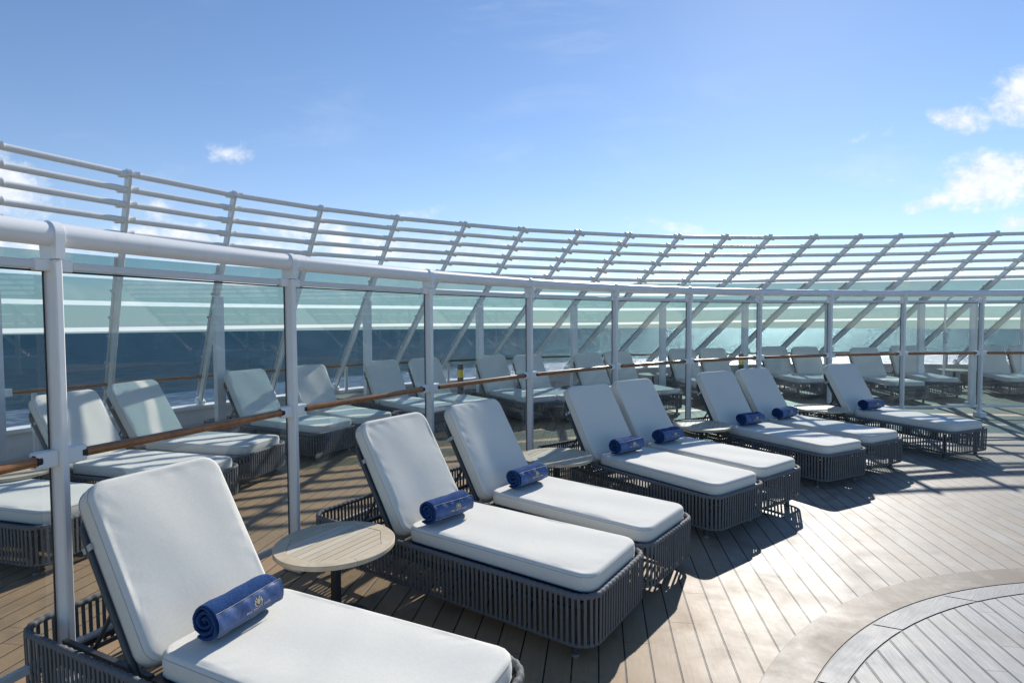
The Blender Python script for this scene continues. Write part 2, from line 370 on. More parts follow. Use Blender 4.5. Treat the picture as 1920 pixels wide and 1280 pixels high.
# ------------------------------------------------------------------ camera
p_=radians(-2.2484); r_=radians(.3226)
F=Vector((0,cos(p_),sin(p_))); Rt=Vector((1,0,0)); U=Rt.cross(F)
R2=Rt*cos(r_)-U*sin(r_); U2=Rt*sin(r_)+U*cos(r_)
cd=bpy.data.cameras.new('camera'); cam=bpy.data.objects.new('camera',cd); COL.objects.link(cam)
cam.matrix_world=Matrix(((R2.x,U2.x,-F.x,0),(R2.y,U2.y,-F.y,0),(R2.z,U2.z,-F.z,1.7019),(0,0,0,1)))
cd.lens=1059.2/1920*36; cd.sensor_width=36; cd.clip_start=.05; cd.clip_end=20000
sc.camera=cam

# ------------------------------------------------------------------ setting: sea, deck
def disc(name,c,r,z,mat,seg=128,label=None):
    m=MB(); vs=[(c[0]+r*cos(2*pi*i/seg),c[1]+r*sin(2*pi*i/seg),z) for i in range(seg)]
    m.add(vs,[tuple(range(seg))]); o=m.build(name,mat); return tag(o,kind='structure')
m=MB(); seg=160; rings=[0,200,600,1500,2600,3740]; vs=[(0,0,-60)]; fs=[]
for r in rings[1:]:
    for i in range(seg): vs.append((r*cos(2*pi*i/seg),r*sin(2*pi*i/seg),-60))
for i in range(seg): fs.append((0,1+i,1+(i+1)%seg))
for q in range(len(rings)-2):
    for i in range(seg):
        a=1+q*seg+i;b=1+q*seg+(i+1)%seg; fs.append((a,a+seg,b+seg,b))
m.add(vs,fs); tag(m.build('sea',M['sea']),'deep blue open sea with white foam near the ship and glitter under the sun','sea',kind='structure')
m=MB(); vs=[]
for i in range(180):
    a=2*i; t=min(max((128-a)/36,0),1) if 0<=a<=180 else 0; t=t*t*(3-2*t)
    if a<60 : t=max(0,min(1,(a)/60))
    r=15.86+.4*t; vs.append((CX+r*cos(radians(a)),CY+r*sin(radians(a)),0))
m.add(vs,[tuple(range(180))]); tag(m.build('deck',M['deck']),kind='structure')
def annulus(name,c1,r1,c2,r2,z,mat,seg=200):
    m=MB(); vs=[];fs=[]
    for i in range(seg):
        a=2*pi*i/seg; vs.append((c1[0]+r1*cos(a),c1[1]+r1*sin(a),z)); vs.append((c2[0]+r2*cos(a),c2[1]+r2*sin(a),z))
    for i in range(seg):
        a=2*i;b=2*((i+1)%seg); fs.append((a,b,b+1,a+1))
    m.add(vs,fs); return m
c_a=(3.59,.646); c_e=(3.632,.576); c_i=(3.70,.42)
# curved border plank with a dark caulked joint on either side
gapm=disc('deck_joint',c_a,3.113,.003,M['rubber'],200)
m=annulus('b',c_a,3.109,c_e,2.994,.006,M['border']); tag(m.build('deck_border',M['border']),kind='structure')
m=MB(); seg=200
ring_b=[(15,.0),]
vs=[];fs=[]
joints=[97,110,123.6,138,152,166,180,200,225,250,275,300,325,350,10,30,50,70,85]
js=sorted(joints)
for j in range(len(js)):
    a0=js[j]; a1=js[(j+1)%len(js)]+(360 if j==len(js)-1 else 0)
    n=max(3,int((a1-a0)/2)); g=.12
    base=len(vs); skew=2.0
    for i in range(n+1):
        f=i/n; ao=radians(a0+g+(a1-a0-2*g)*f); ai=radians(a0+g+(a1-a0-2*g)*f-skew*1.0)
        vs.append((c_e[0]+2.984*cos(ao),c_e[1]+2.984*sin(ao),.007)); vs.append((c_i[0]+3.035*cos(ai),c_i[1]+3.035*sin(ai),.007))
    for i in range(n): q=base+2*i; fs.append((q,q+1,q+3,q+2))
m.add(vs,fs); tag(m.build('inlay_border',M['inlay_ring']),kind='structure')
disc('deck_inlay',c_i,3.026,.0065,M['inlay'],200)
# thin round plate seam farther along the deck
m=annulus('h',(6.62,6.12),.74,(6.62,6.12),.735,.004,M['rubber'],80); tag(m.build('hatch_seam',M['rubber']),kind='structure')

# ------------------------------------------------------------------ low outer wall
def RW(az):      # radius of the outer wall, swelling slightly towards the bow
    t=min(max((128-az)/36,0),1); t=t*t*(3-2*t); return 15.9+.4*t
def ZC(az):      # height of the wall cap (sheer of the bulwark)
    t=min(max((128-az)/36,0),1); t=t*t*(3-2*t); return .445+.03*t
def arc_pts(R,z,a0,a1,n): return [pol(R,a0+(a1-a0)*i/n,z if not callable(z) else z(a0+(a1-a0)*i/n)) for i in range(n+1)]
def arc_box(m,Ri,Ro,z0,z1,a0,a1,n):
    vs=[];fs=[]
    for i in range(n+1):
        a=a0+(a1-a0)*i/n
        dr=RW(a)-15.2; h=ZC(a)-.55; h0=h if z0>0 else 0
        vs+= [pol(Ri+dr,a,z0+h0),pol(Ro+dr,a,z0+h0),pol(Ro+dr,a,z1+h),pol(Ri+dr,a,z1+h)]
    for i in range(n):
        b=4*i
        for q in range(4): fs.append((b+q,b+4+q,b+4+(q+1)%4,b+(q+1)%4))
    fs.append((0,1,2,3)); e=4*n; fs.append((e+3,e+2,e+1,e))
    m.add(vs,fs,False)
wall=empty('low_wall',pol(15.2,120,0)); wl=wall.location.copy()
tag(wall,'low white curved steel wall closing off the deck below the tinted screen','wall')
def part(m,name,mat,root,parent=None):
    """mesh built in world coordinates, parented to a root standing at root.location (no rotation)"""
    o=m.build(name,mat,parent or root)
    o.matrix_parent_inverse=Matrix.Identity(4)
    if parent is None: o.location=-root.location
    return o
m=MB(); arc_box(m,15.14,15.24,-.8,.505,36,176,140); part(m,'wall_plate',M['wallpaint'],wall)
m=MB(); arc_box(m,15.08,15.34,.505,.55,36,176,140); part(m,'cap_rail',M['white'],wall)

# ------------------------------------------------------------------ slanted windscreen
RT=[14.01,14.1,14.03,13.83,13.72,13.37,13.05,12.67,12.37,12.14,11.92,11.87,11.87,11.93,11.96,11.99]
AT=[149.02,144.13,139.29,134.43,129.56,125.3,121.1,117.3,113.37,109.39,105.57,101.2,96.75,92.75,88.0,83.88]
ZT=[3.3,3.3,3.3,3.3,3.3,3.27,3.25,3.22,3.2,3.2,3.2,3.22,3.24,3.26,3.28,3.3]
AF=[147.1,142.8,138.8,134.6,130.8,126.9,123.0,119.1,114.7,110.5,106.5]
def top_of(i):
    if i<0: return pol(13.95,149.02-4.85*i,3.3)
    if i>15: return pol(12.0,83.9-4.3*(i-15),3.3)
    # light smoothing of the radius
    r=RT[i] if i in(0,15) else (RT[i-1]+2*RT[i]+RT[i+1])/4
    return pol(r,AT[i],ZT[i])
def foot_of(i):
    az=147.1-4.25*i if i<0 else (AF[i] if i<=10 else 106.5-4.2*(i-10))
    return pol(RW(az)-.01,az,ZC(az)+.02)
I0,I1=-4,27
scr=empty('slanted_windscreen',pol(15.19,120,.55))
tag(scr,'tall white slanted windscreen of leaning ribs, round bars and tinted glass at the deck edge','windscreen')
def rib_frame(i):
    f=foot_of(i); tp=top_of(i); a=(tp-f); L=a.length; a.normalize()
    d=top_of(i+1)-top_of(i-1); tg=(d-a*d.dot(a)).normalized()
    n=a.cross(tg).normalized()
    c=Vector((CX,CY,1.5))-f
    if n.dot(c)>0: n=-n            # n points outwards, to the sea
    return f,tp,a,L,tg,n
FR={i:rib_frame(i) for i in range(I0,I1+1)}
PT=[.988,.937,.886,.832,.780,.724]
for i in range(I0,I1+1):
    f,tp,a,L,tg,n=FR[i]
    m=MB(); m.box((f+a*(L*.5-.02)),a*(L*.5-.03),n*.05,tg*.016,.004)
    # rounded head
    cc=f+a*(L-.035); ring=[]
    vs=[];K=12
    for s_ in(-1,1):
        for q in range(K+1):
            an=-pi/2+pi*q/K; vs.append(cc+a*(.052*cos(an)+.0)+n*(.052*sin(an))+tg*.0165*s_)
    fs=[tuple(range(K+1)),tuple(range(K+1,2*K+2))[::-1]]+[(q+1,q,K+1+q,K+2+q) for q in range(K)]
    m.add(vs,fs)
    for tt in PT:      # collars where the round bars enter the rib
        pc=f+a*(L*tt)
        for s_ in(-1,1): m.tube([pc+tg*.012*s_,pc+tg*.10*s_],.0375,14)
    m.box(f+a*.03,a*.05,n*.07,tg*.05,.006)
    part(m,'rib',M['white'],scr)
    m=MB(); e=.005
    m.box(f+a*(L*.36)+n*.072,a*(L*.325),n*.014,tg*.035,.003)
    for tt in(.12,.24,.36,.44,.55,.64):
        m.box(f+a*(L*tt)+n*.072,a*.012,n*.026,tg*.052,.004)
    part(m,'glazing_bar',M['offwhite'],scr)
for tt in PT:
    m=MB()
    for i in range(I0,I1):
        p0=FR[i][0]+FR[i][2]*(FR[i][3]*tt); p1=FR[i+1][0]+FR[i+1][2]*(FR[i+1][3]*tt)
        m.tube([p0,p1],.033,14)
    part(m,'round_bar',M['white'],scr)
PANES=[(.055,.376),(.396,.486),(.506,.594),(.612,.680)]
for i in range(I0,I1):
    f0,_,a0,L0,t0,n0=FR[i]; f1,_,a1,L1,t1,n1=FR[i+1]
    for (ta,tb) in PANES:
        q=[f0+a0*L0*ta+n0*.088,f1+a1*L1*ta+n1*.088,f1+a1*L1*tb+n1*.088,f0+a0*L0*tb+n0*.088]
        g=.028
        q=[q[0].lerp(q[1],g),q[1].lerp(q[0],g),q[2].lerp(q[3],g),q[3].lerp(q[2],g)]
        nn=(n0+n1).normalized()*.005
        m=MB(); vs=[x+nn for x in q]+[x-nn for x in q]
        fs=[(0,1,2,3),(7,6,5,4),(0,4,5,1),(1,5,6,2),(2,6,7,3),(3,7,4,0)]
        c=sum(vs,Vector())/8; fl=[]
        for fc in fs:
            e1=vs[fc[1]]-vs[fc[0]]; e2=vs[fc[2]]-vs[fc[1]]; fn=e1.cross(e2); fcn=sum((vs[j] for j in fc),Vector())/4
            fl.append(fc if fn.dot(fcn-c)>0 else fc[::-1])
        m.add(vs,fl); part(m,'glass_pane',M['tint'],scr)
for i in range(I0+1,I1,2):     # upright columns carrying every other rib
    f,tp,a,L,tg,n=FR[i]; pc=f+a*(L*.54)-n*.02
    r=Vector((CX-pc.x,CY-pc.y,0)).normalized(); tt=Vector((-r.y,r.x,0))
    m=MB(); slope=a.z/max(.01,sqrt(a.x*a.x+a.y*a.y)); vs=[]
    for (u_,v_) in((-1,-1),(1,-1),(1,1),(-1,1)):
        q_=Vector((pc.x,pc.y,0))+r*.05*u_+tt*.056*v_; vs.append((q_.x,q_.y,.004)); vs.append((q_.x,q_.y,pc.z+.05*u_*slope-.03))
    m.add(vs,[(0,2,3,1),(2,4,5,3),(4,6,7,5),(6,0,1,7),(1,3,5,7),(6,4,2,0)])
    m.box((pc.x,pc.y,.03),r*.08,tt*.09,Vector((0,0,.026)),.004)
    m.box((pc.x+tt.x*.09,pc.y+tt.y*.09,.98),tt*.04,r*.012,Vector((0,0,.04)),.004)
    part(m,'column',M['white'],scr)

# outer wooden handrail
zw=lambda az: .89 if az>134 else (.775 if az<98 else .775+.115*(az-98)/36)
hr=empty('wooden_handrail',pol(15.0,120,.55)); tag(hr,'thin brown wooden handrail running along the outer deck edge in front of the tinted glass','handrail')
m=MB(); m.tube([pol(RW(a)-.22,a,zw(a)) for a in range(38,175)],.024,12); part(m,'rail',M['handrail'],hr)
for q in range(17):
    az=150.2-8*q+8*2
    if az<40: break
    m=MB(); tz=zw(az); e=pol(RW(az)-.22,az,tz-.02)
    r=(pol(1,az)-pol(0,az)); tt=Vector((-r.y,r.x,0))
    b2=Vector((e.x,e.y,0))
    m.box((b2+e)/2,tt*.024,r*.02,Vector((0,0,(e.z)/2)),.004)
    part(m,'post',M['white'],hr)

# ------------------------------------------------------------------ inner glass fence
fen=empty('glass_screen_fence',pol(10.68,125,0))
tag(fen,'curved clear glass fence with white posts, thick white top tube and brown wooden handrail','fence')
RF=10.68
AZ=[175.1,167.4,159.75,152.28,144.55,136.65,128.45,120.62,112.86,105.2,97.65,90.2,82.6,75.0,67.4,59.8]
ZR,rR=2.092,.053
for j,az in enumerate(AZ):
    r=(pol(1,az)-pol(0,az)); tg=Vector((-r.y,r.x,0)); z=Vector((0,0,1)); c=pol(RF,az)
    m=MB()
    m.box(c+z*1.03,r*.046,tg*.017,z*.95,.006)
    # head plate with the round fin that holds the tube
    K=16; vs=[]; prof=[(-.064,1.965),(.046,1.965)]
    pr=[( .060*cos(pi*q/K)-.004, ZR+.062*sin(pi*q/K)) for q in range(K+1)]
    pr=[(-.062,1.975)]+[(-x,zz) for x,zz in pr][0:0]+[]
    outl=[(-.060,1.982),(.048,1.982)]+[(.060*cos(pi*q/K)-.004,ZR+.061*sin(pi*q/K)) for q in range(K+1)]
    nO=len(outl)
    for s_ in(-1,1):
        for (x,zz) in outl: vs.append(c+r*x+z*zz+tg*.019*s_)
    fs=[tuple(range(nO))[::-1],tuple(range(nO,2*nO))]+[(q,(q+1)%nO,nO+(q+1)%nO,nO+q) for q in range(nO)]
    m.add(vs,fs)
    m.box(c+z*.045-r*.02,r*.085,tg*.055,z*.042,.008)
    # clamps for glass head bar and foot bar
    for s_ in(-1,1):
        m.box(c+z*1.955+r*.006+tg*.045*s_,tg*.034,r*.024,z*.027,.005)
        m.box(c+z*.185+r*.022+tg*.05*s_,tg*.04,r*.016,z*.022,.005)
    m2=MB()
    for s_ in(-1,1): m2.box(c+z*1.09+tg*.060*s_,tg*.044,r*.028,z*.037,.005)
    part(m,'post',M['white'],fen)
    part(m2,'handrail_bracket',M['white'],fen)
    if j==len(AZ)-1: continue
    b=AZ[j+1]
    da=degr=math.degrees(.02/RF)
    m=MB(); m.tube(arc_pts(RF-.004,ZR,az-.08,b+.08,8),rR,28); part(m,'top_tube',M['white'],fen)
    def chord(R,z,g): 
        p0=pol(R,az,z); p1=pol(R,b,z); d=(p1-p0).normalized(); return p0+d*g,p1-d*g,d
    p0,p1,d=chord(RF,1.09,.095); nrm=Vector((d.y,-d.x,0))
    m=MB(); m.tube([p0,p0.lerp(p1,.5),p1],.0225,16); part(m,'wooden_handrail',M['handrail'],fen)
    m=MB()
    for q in(p0,p1): m.tube([q-d*.010,q+d*.010],.027,16)
    p0,p1,d=chord(RF+.028,1.93,.022)
    out_=Vector((cos(radians((az+b)/2)),sin(radians((az+b)/2)),0))
    m.box((p0+p1)/2+z*.0,d*((p1-p0).length/2),out_*.009,z*.004)
    m.box(p0+z*(-.86)+d*.002,d*.0018,out_*.004,z*.86); m.box(p1+z*(-.86)-d*.002,d*.0018,out_*.004,z*.86)
    part(m,'rubber_gasket',M['rubber'],fen)
    p0,p1,d=chord(RF+.006,1.955,.08)
    m=MB(); m.box((p0+p1)/2,d*((p1-p0).length/2),out_*.018,z*.0185,.004); part(m,'glass_head_bar',M['offwhite'],fen); m=MB()
    q0,q1,d=chord(RF+.022,.185,.09); m.box((q0+q1)/2,d*((q1-q0).length/2),out_*.013,z*.02,.004)
    part(m,'glass_foot_bar',M['offwhite'],fen)
    g0,g1,d=chord(RF+.03,1.06,.03)
    m=MB(); m.box((g0+g1)/2,d*((g1-g0).length/2),out_*.005,z*.862); part(m,'glass_panel',M['glass'],fen)

# free-standing door post and a bent drain pipe beyond the fence at the right
pp=empty('door_post',(8.70,10.65,0)); tag(pp,'pale white square post standing just beyond the glass beside the rightmost fence post','post')
m=MB(); m.box((0,0,1.04),(.055,0,0),(0,.035,0),(0,0,1.035),.006); o=m.build('shaft',M['white'],pp)
m=MB(); m.box((0,0,.05),(.085,0,0),(0,.08,0),(0,0,.045),.008); o=m.build('base',M['white'],pp)
f,tp,a,L,tg,n=FR[15]; pc=f+a*(L*.60)-n*.055
dp=empty('drain_pipe',(pc.x+.25,pc.y-.1,0)); tag(dp,'thin white bent pipe rising beside a column at the right of the outer deck','pipe')
m=MB(); pts=[(0,0,.02),(0,0,1.0),(0,0,1.9),(.01,.0,2.02),(.05,-.03,2.1),(.12,-.08,2.17)]
m.tube(pts,.022,12); m.build('pipe_run',M['white'],dp)
m=MB(); m.box((0,-.02,1.25),(.03,0,0),(0,.03,0),(0,0,.12),.005); m.build('junction_box',M['offwhite'],dp)

# ------------------------------------------------------------------ loungers
WC,WF,LF,FW=.609,.6705,2.205,.752; UH,ZH,LB,BETA=1.3131,.3626,.7867,radians(57.83)
CR=.115
def rrect(hx,hy,r,N):
    """N points around a rounded rectangle, evenly spaced by arc length, centred"""
    r=max(min(r,hx-1e-4,hy-1e-4),1e-4)
    segs=[]; per=2*(2*(hx-r)+2*(hy-r))+2*pi*r; pts=[]
    for i in range(N):
        s=per*i/N
        for (kind,L,dat) in (('l',2*(hy-r),((hx,-(hy-r)),(0,1))),('a',pi*r/2,((hx-r,hy-r),0)),('l',2*(hx-r),((hx-r,hy),(-1,0))),
              ('a',pi*r/2,((-(hx-r),hy-r),pi/2)),('l',2*(hy-r),((-hx,hy-r),(0,-1))),('a',pi*r/2,((-(hx-r),-(hy-r)),pi)),
              ('l',2*(hx-r),((-(hx-r),-hy),(1,0))),('a',pi*r/2,((hx-r,-(hy-r)),1.5*pi))):
            if s<=L+1e-9:
                if kind=='l': (x,y),(dx,dy)=dat; pts.append((x+dx*s,y+dy*s,dy,-dx))
                else: (x,y),a0=dat; a=a0+s/r; pts.append((x+r*cos(a),y+r*sin(a),cos(a),sin(a)))
                break
            s-=L
    return pts
def rr_ring(hx,hy,r,d,N):
    return [(x-nx*d,y-ny*d) for (x,y,nx,ny) in rrect(hx,hy,r,N)] if d<r*.9 else None
def cushion(hx,hy,t,cr,er,crown,seed,N=112):
    """upholstered slab: rounded footprint, soft edges, slightly crowned top; z from 0 to t"""
    rnd=random.Random(seed); ph=[rnd.uniform(0,6.28) for _ in range(8)]
    base=rrect(hx,hy,cr,N)
    def ring(d,z,f=None):
        out=[]
        for (x,y,nx,ny) in base:
            if f is None:
                out.append((x-nx*d,y-ny*d,z))
            else: out.append((x*f,y*f,z))
        return out
    rings=[]
    rings.append([(x*.80,y*.80,0) for (x,y,_,_) in base])
    for q in range(5):
        a=pi/2*q/4; rings.append([(x-nx*er*.6*(1-sin(a)),y-ny*er*.6*(1-sin(a)),er*.6*(1-cos(a))) for (x,y,nx,ny) in base])
    rings.append([(x+nx*.003,y+ny*.003,t*.5) for (x,y,nx,ny) in base])
    for q in range(7):
        a=pi/2*q/6; rings.append([(x-nx*er*(1-cos(a)),y-ny*er*(1-cos(a)),t-er*(1-sin(a))) for (x,y,nx,ny) in base])
    inner=[(x-nx*er,y-ny*er) for (x,y,nx,ny) in base]
    for f in(.97,.92,.84,.74,.62,.48,.33,.18,.06):
        g=1-f*f
        rg=[]
        for (x,y) in inner:
            X,Y=x*f,y*f
            w=.0022*sin(X*9+ph[0]+1.7*sin(Y*6+ph[1]))+.0016*sin(Y*17+ph[2]+X*4)+.0012*sin(X*23+ph[3]-Y*9)
            # tufts of little puckers near the edge seams
            e=max(0,(f-.8)/.2); w+=.0022*e*sin(62*(X+Y*.9)+ph[4])*sin(9*X+ph[5]+5*Y)
            rg.append((X,Y,t+crown*min(1,g*2.2)+w))
        rings.append(rg)
    vs=[p for r in rings for p in r]; fs=[]
    for i in range(len(rings)-1):
        for k in range(N): fs.append((i*N+k,i*N+(k+1)%N,(i+1)*N+(k+1)%N,(i+1)*N+k))
    fs.append(tuple(range(N))[::-1]); e=(len(rings)-1)*N; fs.append(tuple(range(e,e+N)))
    m=MB(); m.add(vs,fs,True)
    pm=MB(); zt=t-er*.72
    pm.tube([(x+nx*.0005-nx*er*.05,y+ny*.0005-ny*er*.05,zt) for (x,y,nx,ny) in base],.0017,6,closed=True)
    pm.tube([(x+nx*.001,y+ny*.001,er*.45) for (x,y,nx,ny) in base],.0017,6,closed=True)
    return m,pm

# local lounger frame: +x from foot to head, +y from near side to far side (mirrored to world by the root rotation)
def make_lounger(variant=0):
    root=empty('sun_lounger',(0,0,0))
    V=Vector
    # ---- base frame: top rim wrapped in cord, bottom rim, platform, inner rails
    m=MB(); N=560; rp=rrect(LF/2-.014,FW/2-.014,CR,N)
    m.tube([(x+LF/2,y+WF/2,.336) for x,y,_,_ in rp],[.0155+.0014*(1 if i%4 in(0,1) else -1) for i in range(N)],8,closed=True)
    rim_o=m
    m.tube([(x+LF/2-nx*.004,y+WF/2-ny*.004,.088) for x,y,nx,ny in rrect(LF/2-.014,FW/2-.014,CR,140)],.0125,8,closed=True)
    rim_o.build('wrapped_rim',M['rope'],root)
    m=MB(); vs=[(x+LF/2,y+WF/2,0) for x,y,_,_ in rrect(LF/2-.05,FW/2-.05,.08,60)]
    # seat platform only under the seat cushion, inner long rails, cross bars
    m.box((.06+.62,WF/2,.322),(.62,0,0),(0,FW/2-.05,0),(0,0,.008))
    for y in(.02,WF-.02): m.box((LF/2,y,.235),(LF/2-.10,0,0),(0,.010,0),(0,0,.014))
    for x in(.135,1.30,1.985): m.box((x,WF/2,.235),(.012,0,0),(0,FW/2-.055,0),(0,0,.012))
    m.build('base_frame',M['graphite'],root)
    # ---- vertical cord weave, one surface pattern
    m=MB(); n=int((2*(LF+FW)-8*CR+2*pi*CR)/.0315); rnd=random.Random(5)
    outer=rrect(LF/2-.001,FW/2-.001,CR+.012,n); 
    for i,(x,y,nx,ny) in enumerate(outer):
        tx,ty=-ny,nx; w=.0076; sl=rnd.uniform(-.003,.003)
        c0=V((x+LF/2,y+WF/2,0))
        jj=rnd.uniform(-.0012,.0012)
        zt,zb=.337,.088
        o_=V((nx,ny,0)); tt=V((tx,ty,0))
        top=c0-o_*.001; bot=c0-o_*.005+tt*sl
        cen=(top+bot)/2+V((0,0,(zt+zb)/2)); up=(top-bot)/2+V((0,0,(zt-zb)/2))
        m.box(cen+tt*jj,tt*w,o_*.0026,up)
    m.build('rope_weave',M['rope'],root)
    for (x,y) in((.1326,.035),(.1326,WF-.035),(2.02,.010),(2.02,WF-.010)):
        m=MB(); m.tube([(x,y,.012),(x,y,.30)],.0195,16); lg=m.build('leg',M['graphite'],root)
        m=MB(); m.tube([(x,y,0),(x,y,.013)],.0215,16); m.build('glide',M['glide'],lg)
    # ---- seat cushion
    hx=(UH-.036)/2; m,pm=cushion(hx,WC/2,.094,.082,.022,.003,11+variant)
    T=Matrix.Translation((.036+hx,WF/2,.334))
    sc_=m.build('seat_cushion',M['cushion'],root,T); pm.build('piping',M['piping'],sc_,T)
    # ---- back cushion
    hb=LB/2+.004; th=.098
    m,pm=cushion(hb,WC/2,th,.082,.023,.003,31+variant)
    ax=V((cos(BETA),0,sin(BETA))); nz=V((-sin(BETA),0,cos(BETA)))   # front-face normal looks to the foot and up
    org=V((UH+.002,WF/2,ZH))+ax*(LB/2)-nz*(th+.004)
    B=Matrix(((ax.x,0,nz.x,org.x),(0,1,0,org.y),(ax.z,0,nz.z,org.z),(0,0,0,1)))
    bc=m.build('back_cushion',M['cushion'],root,B); pm.build('piping',M['piping'],bc,B)
    for y in(-1,1):
        m=MB(); lx=.155
        m.box((lx,y*(WC/2+.010),-.016),(.013,0,0),(0,.0022,0),(0,0,.034)); m.box((lx,y*(WC/2-.03),-.049),(.013,0,0),(0,.042,0),(0,0,.0018))
        m.box((lx,y*(WC/2+.001),.016),(.012,0,0),(0,.009,0),(0,0,.0018))
        m.build('strap',M['piping'],bc,B)
    # ---- backrest frame behind it
    m=MB(); e=-.020
    yb=WF/2-.028; r=.10; x0,x1=-LB/2-.10,LB/2-.085; path=[(x0,-yb,e)]
    path+=[(x0+(x1-r-x0)*q/6,-yb,e) for q in range(1,7)]
    path+=[(x1-r+r*sin(pi/2*q/8),-yb+r-r*cos(pi/2*q/8),e) for q in range(1,9)]
    path+=[(x1,yb-r,e)]+[(x1-r+r*cos(pi/2*q/8),yb-r+r*sin(pi/2*q/8),e) for q in range(1,9)]+[(x0,yb,e)]
    m.tube(path,.0155,10)
    m.tube([(x0+.03,-yb,e),(x0+.03,yb,e)],.012,8)
    bf=m.build('backrest_frame',M['graphite'],root,B)
    m=MB(); vs=[(x*.985-.04,y,0) for x,y,_,_ in rrect((x1-x0)/2-.07,yb-.008,.09,48)]
    nV=len(vs); m.add([(x,y,e-.004) for x,y,_ in vs]+[(x,y,e+.004) for x,y,_ in vs],[tuple(range(nV))[::-1],tuple(range(nV,2*nV))]+[(i,(i+1)%nV,nV+(i+1)%nV,nV+i) for i in range(nV)])
    m.build('sling_panel',M['sling'],bf,B)
    # ---- ratchet bars and struts
    for y in(.075,WF-.075):
        m=MB(); x0_,x1_=1.40,2.02
        m.box(((x0_+x1_)/2,y,.272),((x1_-x0_)/2,0,0),(0,.011,0),(0,0,.008)); m.box(((x0_+x1_)/2,y,.218),((x1_-x0_)/2,0,0),(0,.009,0),(0,0,.008))
        for q in range(9):
            xx=x0_+.02+(x1_-x0_-.04)*q/8; m.box((xx,y,.245),(.014,0,0),(0,.008,0),(0,0,.022))
        rb=m.build('ratchet_bar',M['graphite'],root)
    for y in(.10,WF-.10):
        m=MB(); p0=org+ax*(-.05)-nz*.03; m.tube([(p0.x,y,p0.z),(1.86,y,.235)],.0095,8); m.build('strut',M['graphite'],root)
    return root

# root rotation: local x (foot->head) points at angle th; local y must point to (sin th, -cos th): mirror y
def place(root,x,y,th,mirror=True):
    root.location=(x,y,0); root.rotation_euler=(0,0,radians(th)); 
    root.scale=(1,-1,1)
P1=make_lounger(0)
inner=[ # x, y, angle, label
 (-.223,1.549,154.6,'closest sun lounger, cut off by the bottom left corner, sunlit cushion and rolled towel'),
 (.401,2.696,145.4,'sun lounger directly behind the large round table in the foreground, left one of its pair'),
 (.823,3.314,140.8,'sun lounger with a diagonal shadow across its back cushion, right one of the nearest pair'),
 (1.554,4.212,126.5,'left lounger of the middle pair, right behind the second round table'),
 (2.106,4.688,126.4,'right lounger of the middle pair, in front of the third round table'),
 (3.092,5.494,116.8,'left lounger of the third pair, its foot end casting slatted shade on the deck'),
 (3.819,5.967,118.8,'right lounger of the third pair, in front of the smallest near table'),
 (5.181,6.564,112.0,'single sun lounger farthest right on the near side of the glass fence')]
outer=[
 (-3.11,3.69,165,'outer lounger at the far left edge, only its foot end seen beside the fence post'),
 (-2.75,4.64,163.8,'outer lounger with sun patches, directly behind the tallest near backrest at the left'),
 (-2.69,5.64,166,'outer lounger whose back shows window shaped patches of sun, second from the left'),
 (-2.33,6.69,151.6,'outer lounger just left of the second white fence post, back cushion in soft shade'),
 (-2.02,7.27,140.5,'outer lounger partly hidden by the second white fence post'),
 (-1.28,8.06,133,'outer lounger left of the third fence post with pale streaks on its seat'),
 (-.70,8.50,130.2,'outer lounger right behind the third fence post, left of the bollard lamp'),
 (.25,9.04,122.5,'outer lounger directly right of the leftmost bollard lamp'),
 (.90,9.12,121,'outer lounger crossing behind the fourth fence post'),
 (1.93,9.40,115.5,'outer lounger left of the fifth fence post, beside the yellow sliver of a lamp'),
 (2.45,9.90,110,'outer lounger right behind the fifth fence post'),
 (3.81,10.88,101.5,'outer lounger half hidden by the sixth fence post'),
 (4.47,11.08,98,'outer lounger directly left of the second bollard lamp'),
 (5.99,11.70,93,'outer lounger right behind the seventh fence post'),
 (6.51,11.50,89.5,'outer lounger between the seventh and eighth fence posts'),
 (7.50,11.05,86,'outer lounger behind the rightmost near lounger, left of the ninth fence post'),
 (8.65,11.75,79,'outer lounger crossing behind the ninth fence post'),
 (10.35,11.68,73.5,'outer lounger right behind the last fence post on the right'),
 (11.0,11.55,71.0,'outer lounger cut off by the right edge of the picture')]
roots=[]
P2=None
for i,(x,y,th,lb) in enumerate(inner+outer):
    if i==0: r=P1
    elif i==1: P2=make_lounger(100); r=P2
    elif i==2: P3=make_lounger(200); r=P3
    else: r=copy_tree((P1,P2,P3)[i%3])
    place(r,x,y,th)
    tag(r,lb,'sun lounger','sun loungers with rope woven frames on both sides of the glass fence'); roots.append(r)
# small differences of posture between cushions
rr=random.Random(3)
for r in roots:
    for ch in r.children:
        if ch.name.startswith('seat_cushion'): ch.location=(rr.uniform(-.003,.003),rr.uniform(-.008,.008),0)
        if ch.name.startswith('back_cushion'): ch.location=(0,rr.uniform(-.007,.007),0)

